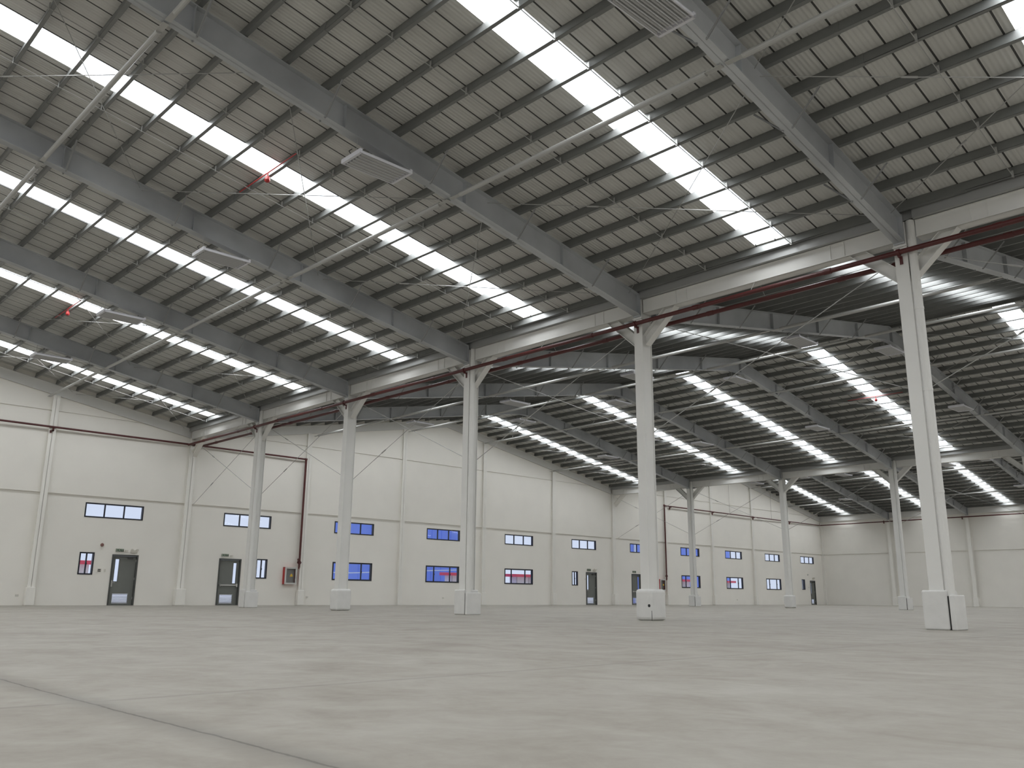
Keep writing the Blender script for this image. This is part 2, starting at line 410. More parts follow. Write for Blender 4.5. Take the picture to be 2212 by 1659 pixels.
# ------------------------------------------------------------------ rafters
def rafter_mesh(x0, x1, y, half):
    """welded I section under both slopes from valley x0 to valley x1; half = 'R' builds the right half only"""
    m_ = MB(); bf, tf, tw = 0.105, 0.016, 0.006
    xm = (x0 + x1) / 2; c = 0.205
    A = [(x0 + c, zb(c)), (xm - 0.55, zb(14.45)), (xm, zb(14.62)), (xm + 0.55, zb(14.45)), (x1 - c, zb(c))]
    T = [(x0 + c, zb(c) + RD), (xm, zb(15) + RD - 0.02), (x1 - c, zb(c) + RD)]
    if half == 'R':
        A = [(xm, zb(14.62))] + A[3:]; T = T[1:]
    def strip(pts, h, wy):
        for (xa, za), (xb, zc) in zip(pts, pts[1:]):
            m_.prism([(xa, y - wy, za), (xb, y - wy, zc), (xb, y - wy, zc + h), (xa, y - wy, za + h)], (0, 2 * wy, 0))
    strip(A, tf, bf); strip([(a, b - tf) for a, b in T], tf, bf)
    poly = [(a, y - tw, b) for a, b in A] + [(a, y - tw, b) for a, b in reversed(T)]
    m_.prism(poly, (0, 2 * tw, 0))
    for k in range(-5, 6):                                       # web stiffeners and splice plates
        if half == 'R' and k < 0: continue
        xs_ = xm + k * 2.95 + 0.2
        d = 15 - abs(xs_ - xm)
        if d < 0.4: continue
        m_.box(xs_ - 0.006, xs_ + 0.006, y - bf + 0.01, y + bf - 0.01, zb(min(d, 14.5)) + tf, zb(d) + RD - tf - 0.02)
    for xs_ in (x0 + c, x1 - c):                                 # end plates
        if half == 'R' and xs_ < xm: continue
        m_.box(xs_ - 0.012, xs_ + 0.012, y - bf, y + bf, zb(c) - 0.03, zb(c) + RD + 0.03)
    return m_
FLY = [0.36 + 0.816 * i for i in (2, 5, 8, 11, 14)]
for nv, x0, ks in (('A', -30.0, (1, 2, 3, 4, 5)), ('B', 0.0, (1, 2, 3, 4, 5)), ('C', 30.0, (1, 2, 3))):
    for k in ks:
        y = -k * S
        root = thing('rafter', (x0 + 15, y, zb(15)), f'grey I-section rafter of the {AISLE[nv]}, {ORD[k]} from the window wall', 'rafter', 'roof rafters')
        rafter_mesh(x0, x0 + W, y, 'R' if nv == 'A' else None).build('beam', M_RAFTER, root)
        for sd in ((-1,) if nv == 'A' else (1, -1)):
            xs_ = x0 if sd > 0 else x0 + W
            for d in FLY:
                x = xs_ + sd * d
                for g in (-1, 1):
                    a = Vector((x, y + g * 0.085, zb(d) - 0.012)); b = Vector((x, y + g * 0.60, zb(d) + RD - 0.032))
                    if not seen([a, b]): continue
                    m_ = MB(); dr = (b - a); mid = (a + b) / 2; ln = dr.length / 2; dr.normalize()
                    m_.obox(mid, Vector((0.017, 0, 0)), dr * ln, Vector((1, 0, 0)).cross(dr) * 0.003)
                    m_.obox(mid + Vector((0.014, 0, 0)), Vector((0.003, 0, 0)), dr * ln, Vector((1, 0, 0)).cross(dr) * 0.017)
                    m_.tube(a - Vector((0, 0, 0.02)), a + Vector((0, 0, 0.006)), 0.016, 6)
                    m_.build('fly_brace', M_FLY, root)
# white end rafters on the window wall
for n, (nv, x0) in enumerate((('A', -30.0), ('B', 0.0), ('C', 30.0))):
    mb = MB(); xm = x0 + 15
    def bar(z_, h, ya, yb):
        for (xa, xb) in ((x0 + 0.16, xm), (xm, x0 + W - 0.16)):
            da, db = 15 - abs(xa - xm), 15 - abs(xb - xm)
            mb.prism([(xa, ya, zb(da) + z_), (xb, ya, zb(db) + z_), (xb, ya, zb(db) + z_ + h), (xa, ya, zb(da) + z_ + h)], (0, yb - ya, 0))
    bar(0.12, 0.43, -0.075, -0.056); bar(0.12, 0.016, -0.15, -0.056); bar(0.534, 0.016, -0.15, -0.056)
    structure(f'trim_{n + 1}', mb, M_WHITE, f'white end rafter along the gable top of the {AISLE[nv]}', 'end rafter')

# ------------------------------------------------------------------ valley beams, gutters, columns
def beam_span(x, k):       # between frame k and k+1
    return -k * S - (0.31 if k % 2 else 0.135), -(k + 1) * S + 0.135      # clear of the drainpipe on every second column
for x, nm, ks in ((0.0, 'left', range(0, 6)), (30.0, 'right', range(0, 4))):
    for k in ks:
        ya, yb = beam_span(x, k)
        if not seen_line((x, ya, 7.5), (x, yb, 7.5)): continue
        m_ = MB().box(x - 0.15, x + 0.15, yb, ya - (0.0 if k else 0.10), 7.36, 7.37 + 0.012)
        m_.box(x - 0.15, x + 0.15, yb, ya, 7.70, 7.712); m_.box(x - 0.13, x - 0.118, yb, ya, 7.36, 7.70); m_.box(x + 0.118, x + 0.13, yb, ya, 7.36, 7.70)
        for q in (ya - 1.0, ya - 1.3, yb + 1.0, yb + 1.3):
            m_.box(x - 0.146, x + 0.146, q - 0.006, q + 0.006, 7.37, 7.70)
        o = m_.build('valley_beam', M_WHITE)
        for g in (-1, 1):                    # grey channel standing along the top of the beam
            c_ = MB(); e0, e1 = sorted((x + g * 0.255, x + g * 0.265)); c_.box(e0, e1, yb, ya, 7.718, 7.985)
            e0, e1 = sorted((x + g * 0.172, x + g * 0.265)); c_.box(e0, e1, yb, ya, 7.713, 7.719)
            c_.build('valley_channel', M_GUT, o)
        where = 'window wall and first column' if k == 0 else f'{ORD[k]} and {ORD[k + 1]} columns'
        tag(o, f'white beam under {nm} roof valley between {where} from window wall' if k else f'white beam under {nm} roof valley between {where}', 'beam', 'white beams under the roof valleys')
    m_ = MB(); ye = -44.0
    m_.box(x - 0.165, x + 0.165, ye, -0.06, 7.735, 7.75); m_.box(x - 0.165, x - 0.15, ye, -0.06, 7.735, 8.035); m_.box(x + 0.15, x + 0.165, ye, -0.06, 7.735, 8.035)
    tag(m_.build('valley_gutter', M_GUT), f'dark steel gutter lying along the top of the {nm} line of valley beams', 'gutter')
m_ = MB(); m_.box(59.835, 59.86, -25.8, -0.18, 7.45, 7.95); m_.box(59.835, 59.94, -25.8, -0.18, 7.425, 7.45)
tag(m_.build('eaves_beam', M_WHITE), 'white eaves beam along the top of the right side wall', 'beam')

def knee(m_, x, yc, g):
    """I-section knee brace from the column at yc rising away in direction g (+1 / -1 along y) to the beam"""
    a = Vector((x, yc + g * 0.10, 6.66)); b = Vector((x, yc + g * 0.95, 7.42)); d = (b - a); ln = d.length / 2; d.normalize(); n = Vector((1, 0, 0)).cross(d); n = n if n.z > 0 else -n
    c = (a + b) / 2
    m_.obox(c - n * 0.115, Vector((0.10, 0, 0)), d * (ln + 0.03), n * 0.007); m_.obox(c + n * 0.115, Vector((0.10, 0, 0)), d * (ln - 0.06), n * 0.007)
    m_.obox(c, Vector((0.005, 0, 0)), d * ln, n * 0.115)
def column(x, k, drain, pos_label, wallcol=False):
    y = -k * S
    root = thing('column', (x, y, 0), pos_label, 'column', 'white columns')
    hx, hy, t = 0.185, 0.125, 0.014
    m_ = MB(); m_.box(x - hx, x - hx + t, y - hy, y + hy, 0.5, 7.72); m_.box(x + hx - t, x + hx, y - hy, y + hy, 0.5, 7.72)
    m_.box(x - hx + t, x + hx - t, y - hy + 0.03, y + hy - 0.03, 0.5, 7.72)
    m_.box(x - 0.22, x + 0.22, y - 0.135, y + 0.135, 7.215, 7.24)
    m_.build('shaft', M_WHITE, root)
    if drain:
        MB().box(x - 0.27, x + 0.27, y - 0.19, y + 0.24, 0, 0.68).build('pedestal', M_PED, root, bevel=0.03)
        c = MB(); c.box(x - 0.255, x + 0.265, y - 0.31, y - 0.215, 0, 0.60); c.build('pipe_casing', M_PED, root, bevel=0.02)
        MB().box(x - 0.235, x + 0.25, y - 0.214, y - 0.191, 0.002, 0.58).build('dark_gap', M_DARK, root)
        p = MB(); p.tube((x - 0.13, y - 0.213, 0.58), (x - 0.13, y - 0.213, 7.725), 0.08, 20)
        for zz in (2.4, 4.3, 5.9): p.tube((x - 0.13, y - 0.213, zz), (x - 0.13, y - 0.213, zz + 0.05), 0.086, 20)
        p.build('downspout', M_WHITE, root, smooth=False)
    else:
        MB().box(x - 0.28, x + 0.28, y - 0.25, y + 0.23, 0, 0.70).build('pedestal', M_PED, root, bevel=0.075)
        if x < 1 and k == 4:
            h = MB().tube((x - 0.281, y - 0.17, 0.33), (x - 0.278, y - 0.17, 0.33), 0.035, 14); h.build('pipe_hole', M_DARK, root)
            MB().box(x - 0.282, x - 0.279, y - 0.246, y - 0.236, 0.0, 0.22).build('crack', M_DARK, root)
    for g in (1, -1):
        m_ = MB(); knee(m_, x, y, g); m_.build('knee_brace', M_WHITE, root)
    return root
side = {0.0: 'near row of columns', 30.0: 'far row of columns'}
for x, ks, par in ((0.0, (1, 2, 3, 4, 5), 1), (30.0, (1, 2, 3, 4), 1)):
    for k in ks:
        dr = (k % 2 == par)
        extra = ' with drainpipe' if dr else ' without drainpipe'
        column(x, k, dr, f'white steel column{extra}, {ORD[k]} from window wall in the {side[x]}', 'column')

# half columns on the window wall at the valleys, and on the right wall
def wall_post(x, y, w, d, ztop, axis, label, ped=True, brace=False, pw=0.17, pd=0.24, pz=0.70):
    root = thing('wall_post', (x, y, 0), label, 'post', 'white posts along the walls')
    if axis == 'y':      # stands on the window wall, projecting to -y
        m_ = MB().box(x - w, x + w, -d, -d + 0.014, 0.0, ztop); m_.box(x - 0.006, x + 0.006, -d, 0.0, 0.0, ztop); m_.box(x - w + 0.03, x + w - 0.03, -d + 0.014, 0.0, 0.0, ztop)
        m_.build('shaft', M_POST, root)
        if ped: MB().box(x - pw, x + pw, -pd, 0.0, 0, pz).build('pedestal', M_POST, root, bevel=0.02)
        if brace:
            m_ = MB(); knee(m_, x, -0.17, -1); m_.build('knee_brace', M_POST, root)
    else:
        m_ = MB().box(60 - d, 60 - d + 0.014, y - w, y + w, 0, ztop); m_.box(60 - d + 0.014, 60.0, y - 0.006, y + 0.006, 0, ztop); m_.box(59.93, 59.944, y - w, y + w, 0, ztop)
        m_.build('shaft', M_POST, root)
        if ped: MB().box(60 - pd, 60.0, y - pw, y + pw, 0, pz).build('pedestal', M_POST, root, bevel=0.02)
    return root
for i in range(-1, 10):
    x = 6.0 * i
    if i in (0, 5):
        wall_post(x, 0, 0.16, 0.168, 7.42, 'y', f'wide white post under the {"left" if i == 0 else "right"} roof valley on the window wall', True, True, 0.22, 0.30)
    else:
        d = min(x % 30, 30 - x % 30)
        n = {-1: 'left of the leftmost door', 1: 'carrying the left red riser pipe', 2: 'first to the right of the left riser',
             3: 'right of the middle aisle ridge', 4: 'left of the door pair near the middle', 6: 'carrying the right red riser pipe',
             7: 'first to the right of the right riser', 8: 'second to the right of the right riser', 9: 'left of the far right corner door'}[i]
        wall_post(x, 0, 0.135, 0.17, zb(d) + 0.12, 'y', f'slim white post on the window wall, {n}', i != 2)
wall_post(59.9, 0, 0.10, 0.17, 7.3, 'y', 'white post in the far right corner of the hall', True, False, 0.1, 0.2)
for k in (1, 2):
    wall_post(60, -k * S, 0.14, 0.36, 7.22, 'x', f'white post on the right side wall, {ORD[k]} from the far corner', True, False, 0.2, 0.42)

# ------------------------------------------------------------------ struts, bracing rods, sag rods
for (nv, sd, x0, sg, ds, ks) in (('A', 'R', 0.0, -1, (6.3, 12.25), range(0, 6)), ('B', 'L', 0.0, 1, (6.3, 12.25), range(0, 5)), ('B', 'R', 30.0, -1, (6.3, 12.25), range(0, 5)), ('C', 'R', 60.0, -1, (6.3, 12.25), range(0, 3))):
    for j, d in enumerate(ds):
        for k in ks:
            x = x0 + sg * d; z = zb(d) - 0.024; ya = -k * S - (0.105 if k else 0.16); yb = -(k + 1) * S + 0.105
            if not seen_line((x, ya, z), (x, yb, z)): continue
            m_ = MB(); m_.tube((x, ya - 0.22, z), (x, yb + 0.22, z), 0.048, 12)
            m_.box(x - 0.05, x + 0.05, ya - 0.22, ya + 0.07, z - 0.006, z + 0.004); m_.box(x - 0.05, x + 0.05, yb - 0.07, yb + 0.22, z - 0.006, z + 0.004)
            where = 'beside the window wall' if k == 0 else f'between {ORD[k]} and {ORD[k + 1]} rafters'
            lv = 'lower' if j == 0 else 'upper'
            tag(m_.build('roof_strut', M_STRUT, smooth=False), f'pale tube strut, {lv} line, {"left" if sd == "L" else "right"} slope of {AISLE[nv]}, {where}', 'strut', 'tube struts between the rafters')

def rod(a, b, r, name, label, cat, group, m=M_ROD, turnbuckle=True):
    a, b = Vector(a), Vector(b)
    m_ = MB().tube(a, b, r, 6)
    if turnbuckle:
        c = a.lerp(b, 0.28); d = (b - a).normalized(); m_.tube(c - d * 0.12, c + d * 0.12, r * 2.2, 6)
    return tag(m_.build(name, m), label, cat, group)
for (nv, sd, x0, sg, ks) in (('A', 'R', 0.0, -1, (0, 1, 3, 4, 5)), ('B', 'R', 30.0, -1, (0, 1, 3, 4))):
    for k in ks:
        for j, (d0, d1) in enumerate(((0.55, 5.3), (5.45, 10.15), (10.2, 14.7))):
            if nv == 'A' and k == 4 and j > 0: continue
            for e in (0, 1):
                da, db = (d0, d1) if e == 0 else (d1, d0)
                h = RD - 0.10 - 0.045 * e
                a = (x0 + sg * da, -k * S - 0.03 - (0.15 if k == 0 else 0), zb(da) + h); b = (x0 + sg * db, -(k + 1) * S + 0.03, zb(db) + h)
                if not seen_line(a, b): continue
                lv = ('lowest', 'middle', 'highest')[j]; up_ = 'climbing towards the windows' if e == 1 else 'climbing away from the windows'
                where = 'nearest that wall' if k == 0 else f'{ORD[k]} to {ORD[k + 1]} rafters'
                rod(a, b, 0.008, 'bracing_rod', f'roof rod {up_}, {lv} cross, {AISLE[nv]}, {where}', 'rod', 'crossed bracing rods under the roof')
for x, nm, ks in ((0.0, 'near', range(0, 6)), (30.0, 'far', range(0, 4))):
    for k in ks:
        for e in (0, 1):
            za, zc = (4.42, 7.17) if e == 0 else (7.17, 4.42)
            a = (x + 0.15 + 0.022 * (1 - 2 * e), -k * S - (0.31 if k == 0 else 0.135), za); b = (x + 0.15 + 0.022 * (1 - 2 * e), -(k + 1) * S + 0.135, zc)
            if not seen_line(a, b): continue
            where = 'between window wall and first column' if k == 0 else f'between {ORD[k]} and {ORD[k + 1]} columns'
            ri = 'low at window wall end' if e == 0 else 'high at window wall end'
            rod(a, b, 0.009, 'bracing_rod', f'wire rod {ri}, {nm} row, {where}', 'rod', 'crossed rods between the columns')
for k in range(0, 6):
    for j, fr in enumerate((1 / 3, 2 / 3)):
        y = -(k + fr) * S
        a = (-0.36, y, zb(0.36) + RD - 0.014); b = (-14.7, y, zb(14.7) + RD - 0.014)
        if not seen_line(a, b): continue
        where = 'beside the window wall' if k == 0 else f'between {ORD[k]} and {ORD[k + 1]} rafters'
        m_ = MB().tube(a, b, 0.008, 6)
        for i in range(NP):
            d = 0.36 + 0.816 * i; z = zb(d) + RD; m_.box(-d - 0.057, -d - 0.046, y - 0.02, y + 0.02, z - 0.03, z + 0.10)
        tag(m_.build('sag_rod', M_ROD), f'thin tie rod under left aisle purlins, {"farther" if j == 0 else "nearer"} one {where}', 'rod', 'tie rods through the purlins')

# ------------------------------------------------------------------ hanging lamps
def make_lamp(slope):
    root = thing('hanging_lamp', (0, 0, 0), '', 'lamp', 'hanging fluorescent lamps')
    L, D = 0.60, 0.315
    m_ = MB(); m_.prism([(-L, -D, 0.0), (-L, -D, 0.045), (-L, -D + 0.05, 0.085), (-L, D - 0.05, 0.085), (-L, D, 0.045), (-L, D, 0.0), (-L, D - 0.02, 0.0), (-L, D - 0.02, 0.04), (-L, -D + 0.02, 0.04), (-L, -D + 0.02, 0.0)], (2 * L, 0, 0))
    m_.box(-L, -L + 0.05, -D, D, 0.0, 0.085); m_.box(L - 0.05, L, -D, D, 0.0, 0.085)
    m_.build('housing', M_FIX, root)
    n = 6; w = (2 * D - 0.05) / n; m_ = MB()
    for i in range(n):
        a = -D + 0.025 + i * w
        pr = [(-L + 0.10, a, 0.004), (-L + 0.10, a + w * 0.28, 0.036), (-L + 0.10, a + w * 0.72, 0.036), (-L + 0.10, a + w, 0.004), (-L + 0.10, a + w, 0.041), (-L + 0.10, a, 0.041)]
        m_.prism(pr, (2 * L - 0.20, 0, 0))
    refl = m_.build('reflector', M_REFL, root)
    for i in range(n):
        a = -D + 0.025 + (i + 0.5) * w
        MB().tube((-L + 0.05, a, 0.018), (L - 0.05, a, 0.018), 0.011, 8).build('lamp_tube', M_TUBE, refl)
    for sx_ in (-1, 1):
        m_ = MB(); m_.tube((sx_ * 0.5, -0.04, 0.085), (sx_ * 0.5, -0.04, 0.33 + slope * sx_ * 0.5 * M - 0.012), 0.006, 6); m_.tube((sx_ * 0.5, -0.04, 0.085), (sx_ * 0.5, 0.2, 0.09), 0.006, 6)
        m_.build('hanger', M_ROD, root)
    m_ = MB().path([(-0.45, 0.05, 0.08), (-0.5, 0.12, 0.14), (-0.58, 0.10, 0.19), (-0.55, 0.04, 0.22)], 0.007, 6); m_.build('cable', M_DARK, root)
    return root
lamp0 = {}
for nv, xs_, ks in (('A', (-8.1,), (1, 2, 3, 4, 5)), ('B', (8.1, 15.0, 21.9), (1, 2, 3, 4)), ('C', (38.1, 45.0, 51.9), (1, 2, 3))):
    for x in xs_:
        for k in ks:
            d = min(x % 30, 30 - x % 30); z = zb(d) - 0.33 if d < 14 else zb(14.62) - 0.365
            sl_ = 0 if d > 14 else 1 if x % 30 < 15 else -1
            if not seen([(x, -k * S, z)], 45): continue
            if sl_ not in lamp0: lamp0[sl_] = o = make_lamp(sl_); o.location = (x, -k * S, z)
            else: o = copy_tree(lamp0[sl_], Vector((x, -k * S, z)) - lamp0[sl_].location)
            pos = 'under the ridge' if d > 14 else 'under the left slope' if x % 30 < 15 else 'under the right slope'
            if nv == 'A': pos = 'under the right slope'
            o['label'] = f'unlit fluorescent lamp {pos} of {AISLE[nv]}, at {ORD[k]} rafter from window wall'

# ------------------------------------------------------------------ red heat detectors on the purlins
for (x, y, z, lab) in ((-8.52, -22.42, zb(8.52) + RD - 0.10, 'red detector with conduit on a purlin of the left aisle, between third and fourth rafters'),
                       (-8.52, -9.45, zb(8.52) + RD - 0.10, 'red detector with conduit on a purlin of the left aisle, between first and second rafters'),
                       (21.48, -22.5, zb(8.52) + RD - 0.10, 'red detector with conduit on a purlin of the middle aisle right slope')):
    root = thing('heat_detector', (x, y, z), lab, 'detector', 'red detectors on the roof purlins')
    MB().ball((x - 0.078, y, z - 0.02), 0.062).tube((x - 0.078, y, z), (x - 0.078, y, z + 0.05), 0.05, 12).build('sensor', M_REDB, root, smooth=True)
    m_ = MB().tube((x - 0.078, y + 1.3, z + 0.15), (x - 0.078, y - 1.2, z + 0.15), 0.013, 8)
    m_.tube((x - 0.078, y, z + 0.04), (x - 0.078, y, z + 0.15), 0.013, 8); m_.build('conduit', M_REDB, root)

# ------------------------------------------------------------------ windows
def window(n, x0, x1, z0, z1, cuts, label, latch=False, f=0.052):
    root = thing(f'window_{n}', ((x0 + x1) / 2, 0, z0), label, 'window', kind='structure')
    y0, y1 = -0.012, 0.12
    m_ = MB()
    m_.box(x0, x1, y0, y1, z0, z0 + f); m_.box(x0, x1, y0, y1, z1 - f, z1); m_.box(x0, x0 + f, y0, y1, z0 + f, z1 - f); m_.box(x1 - f, x1, y0, y1, z0 + f, z1 - f)
    m_.build('frame', M_BLACK, root)
    for c in cuts:
        xc = x0 + (x1 - x0) * c
        mm = MB().box(xc - 0.025, xc + 0.025, 0.015, 0.075, z0 + f, z1 - f)
        if latch: mm.box(xc - 0.035, xc + 0.035, 0.002, 0.015, (z0 + z1) / 2 - 0.05, (z0 + z1) / 2 + 0.03)
        mm.build('mullion', M_BLACK, root)
    MB().quad((x0 + f, 0.045, z0 + f), (x1 - f, 0.045, z0 + f), (x1 - f, 0.045, z1 - f), (x0 + f, 0.045, z1 - f)).build('glass', M_GLASS, root)
    return root
wn = 1
UPL = ['leftmost high window, above the leftmost door', 'high window partly behind the first near column', 'high blue-looking window behind the second near column',
       'high blue-looking window left of the third near column', 'high pale window right of the third near column', 'high pale window above the narrow window and door in the middle',
       'high window just left of the fourth near column', 'high blue-looking window behind the first far column', 'high window with one blue pane', 'high pale window left of the second far column', 'high window nearest the far right corner']
for i, h in enumerate(UP):
    window(wn, *h, (1 / 3, 2 / 3), f'black-framed three-pane {UPL[i]}', ); wn += 1
WL = {1: 'low window with blue view behind the second near column', 2: 'low window with blue and red view left of the third near column', 3: 'low window with red roof view right of the third near column',
      6: 'low window behind the first far column', 7: 'low window with one blue and red pane', 8: 'low pale window left of the second far column'}
for i, h in WIDE.items():
    window(wn, *h, (0.25, 0.73), f'wide black-framed {WL[i]}', True, 0.07); wn += 1
SL = {-1: 'left of the leftmost door, with a red stripe outside', 0: 'right of the first near column, beside the red cabinet', 4: 'left of the middle door', 5: 'hidden behind the fourth near column', 9: 'near the far right corner door'}
for i, h in SMALL.items():
    window(wn, *h, (0.5,), f'narrow black-framed two-pane window {SL[i]}', True, 0.055); wn += 1

# ------------------------------------------------------------------ doors
def door(n, x0, x1, vis_left, bar, label):
    root = thing(f'door_{n}', ((x0 + x1) / 2, 0, 0), label, 'door', kind='structure')
    f = 0.06; w = x1 - x0
    m_ = MB(); m_.box(x0, x0 + f, -0.03, 0.12, 0, DH); m_.box(x1 - f, x1, -0.03, 0.12, 0, DH); m_.box(x0 + f, x1 - f, -0.03, 0.12, DH - f, DH)
    m_.build('frame', M_DFRAME, root)
    a, b = x0 + f + 0.004, x1 - f - 0.004
    vx = (a + 0.11, a + 0.27) if vis_left else (b - 0.28, b - 0.12)
    lx = (a + 0.13, b - 0.19) if vis_left else (a + 0.12, b - 0.22)
    vis = (vx[0], vx[1], 0.98, 1.90); lou = (lx[0], lx[1], 0.10, 0.46)
    m_ = MB(); holed(m_, a, b, 0.012, DH - f - 0.004, [vis, lou], 0.055, 0.10)
    leaf = m_.build('leaf', M_DOOR, root)
    m_ = MB(); g = 0.012
    for (q0, q1, q2, q3) in ((vis[0] - g, vis[1] + g, vis[2] - g, vis[2]), (vis[0] - g, vis[1] + g, vis[3], vis[3] + g), (vis[0] - g, vis[0], vis[2], vis[3]), (vis[1], vis[1] + g, vis[2], vis[3])):
        m_.box(q0, q1, 0.045, 0.056, q2, q3)
    m_.build('vision_frame', M_DFRAME, leaf)
    MB().quad((vis[0], 0.08, vis[2]), (vis[1], 0.08, vis[2]), (vis[1], 0.08, vis[3]), (vis[0], 0.08, vis[3])).build('vision_glass', M_GLASS, leaf)
    m_ = MB(); k = 6; step = (lou[3] - lou[2]) / k
    for i in range(k):
        zc = lou[2] + (i + 0.5) * step
        m_.obox(((lou[0] + lou[1]) / 2, 0.078, zc), ((lou[1] - lou[0]) / 2, 0, 0), (0, 0.022, -0.017), (0, 0.0012, 0.0016))
    m_.box(lou[0] - 0.01, lou[1] + 0.01, 0.048, 0.056, lou[2] - 0.012, lou[2]); m_.box(lou[0] - 0.01, lou[1] + 0.01, 0.048, 0.056, lou[3], lou[3] + 0.012)
    m_.build('louvre', M_ALU, leaf)
    if bar:
        m_ = MB(); m_.box(a + 0.07, b - 0.04, 0.0, 0.03, 0.875, 0.92); m_.box(a + 0.06, a + 0.12, 0.0, 0.055, 0.85, 0.94); m_.box(b - 0.09, b - 0.03, -0.01, 0.055, 0.82, 0.97)
        m_.build('panic_bar', M_CHROME, leaf)
    else:
        m_ = MB(); m_.box(a + 0.03, a + 0.075, 0.045, 0.056, 0.76, 1.02); m_.tube((a + 0.052, 0.05, 0.93), (a + 0.052, 0.0, 0.93), 0.012, 8); m_.tube((a + 0.052, 0.0, 0.93), (a + 0.17, 0.0, 0.93), 0.011, 8)
        m_.build('lever_handle', M_CHROME, leaf)
        m_ = MB(); xc = b - 0.25; m_.box(xc - 0.11, xc + 0.11, 0.0, 0.055, DH - f - 0.12, DH - f - 0.06); m_.obox((xc - 0.05, -0.04, DH - f - 0.03), (0.13, -0.03, 0), (0.004, 0.012, 0), (0, 0, 0.008))
        m_.build('closer', M_DFRAME, leaf)
    m_ = MB()
    for zz in (0.25, 1.05, 1.8): m_.tube(((b if vis_left else a), 0.048, zz), ((b if vis_left else a), 0.048, zz + 0.1), 0.009, 8)
    m_.build('hinges', M_CHROME, root)
    MB().box(x0, x1, 0.0, 0.12, -0.001, 0.012).build('threshold', M_DFRAME, root)
door(1, *DOORS[-1], True, False, 'leftmost grey door with a bright slot pane on its left side')
door(2, *DOORS[0], False, True, 'grey door with a panic bar, left of the first near column')
door(3, *DOORS[4], True, False, 'grey door with slot pane, between third and fourth near columns')
door(4, *DOORS[5], False, True, 'grey door half hidden behind the fourth near column')
door(5, *DOORS[9], True, False, 'grey door nearest the far right corner')

# ------------------------------------------------------------------ exit signs and emergency lamps
def exit_sign(x0, x1, z0, z1, label):
    root = thing('exit_sign', ((x0 + x1) / 2, 0, (z0 + z1) / 2), label, 'sign', 'exit signs above the doors')
    MB().box(x0, x1, -0.035, 0.0, z0, z1).build('sign_box', M_SIGN, root, bevel=0.004)
    m_ = MB(); e = 0.006; y0, y1 = -0.037, -0.034
    m_.box(x0 - e, x1 + e, y0, y1, z1 - e, z1 + e); m_.box(x0 - e, x1 + e, y0, y1, z0 - e, z0 + e); m_.box(x0 - e, x0 + e, y0, y1, z0, z1); m_.box(x1 - e, x1 + e, y0, y1, z0, z1)
    m_.build('sign_rim', M_PLASTIC, root)
    cu = bpy.data.curves.new('lettering', 'FONT'); cu.body = 'EXIT'; cu.size = 0.135; cu.align_x = 'CENTER'; cu.align_y = 'CENTER'; cu.extrude = 0.002; cu.space_character = 1.1; cu.offset = 0.002
    to = bpy.data.objects.new('lettering_curve', cu); col.objects.link(to)
    dg = bpy.context.evaluated_depsgraph_get(); dg.update()
    me = bpy.data.meshes.new_from_object(to.evaluated_get(dg)); bpy.data.objects.remove(to)
    me.materials.clear(); me.materials.append(M_LETTER)
    lo = bpy.data.objects.new('lettering', me); col.objects.link(lo)
    lo.parent = root; lo.location = (0, -0.038, 0); lo.rotation_euler = (math.pi / 2, 0, 0)
    return root
exit_sign(-2.88, -2.55, 2.20, 2.33, 'dark EXIT sign above the leftmost grey door')
exit_sign(1.86, 2.20, 2.18, 2.30, 'dark EXIT sign above the door with the panic bar')
exit_sign(27.30, 27.66, 2.17, 2.31, 'dark EXIT sign above the middle grey door')
exit_sign(32.09, 32.45, 2.17, 2.30, 'dark EXIT sign above the door behind the fourth near column')
def emergency(x, z, label):
    root = thing('emergency_lamp', (x, 0, z), label, 'lamp', 'emergency lamps above the doors')
    MB().box(x - 0.14, x + 0.14, -0.07, 0.0, z - 0.06, z + 0.06).build('battery_box', M_PLASTIC, root, bevel=0.01)
    for g in (-1, 1):
        m_ = MB().tube((x + g * 0.10, -0.06, z + 0.07), (x + g * 0.11, -0.13, z + 0.055), 0.045, 14, 0.052); m_.tube((x + g * 0.10, -0.04, z + 0.05), (x + g * 0.10, -0.06, z + 0.08), 0.015, 8); m_.build('lamp_head', M_PLASTIC, root)
    return root
emergency(-2.12, 2.235, 'cream emergency lamp above the right side of the leftmost door')
emergency(28.02, 2.22, 'cream emergency lamp above the right side of the middle door')
emergency(57.95, 2.26, 'cream emergency lamp above the door in the far right corner')
def junction(x, z, label):
    o = MB().box(x - 0.055, x + 0.055, -0.03, 0.0, z - 0.04, z + 0.04).tube((x - 0.085, -0.012, z), (x - 0.055, -0.012, z), 0.01, 6).build('junction_box', M_PLASTIC)
    tag(o, label, 'box')
junction(-2.42, 2.25, 'small cream junction box between exit sign and emergency lamp at the leftmost door')
junction(2.36, 2.215, 'small cream junction box beside the exit sign of the panic-bar door')

# sounder, switches, sockets
def sounder(x, z, label):
    root = thing('alarm_sounder', (x, 0, z), label, 'alarm', 'alarm sounders on the window wall')
    MB().tube((x, 0, z), (x, -0.03, z), 0.075, 18).build('base', M_PLASTIC, root)
    MB().tube((x, -0.03, z), (x, -0.075, z), 0.072, 18, 0.055).build('dome', M_SOUND if x < 0 else M_GREYBOX, root)
sounder(-3.46, 2.46, 'small round red alarm sounder above the narrow window at far left')
sounder(57.04, 2.59, 'small round grey alarm sounder near the far right corner door')
root = thing('switch_plate', (-3.45, 0, 1.42), 'double switch plate between the narrow window and the leftmost door', 'switch')
MB().box(-3.53, -3.37, -0.012, 0.0, 1.36, 1.48).build('plate', M_PLASTIC, root)
for zz in (1.39, 1.45): MB().box(-3.51, -3.40, -0.02, -0.012, zz - 0.018, zz + 0.014).build('rocker', M_DARK, root)
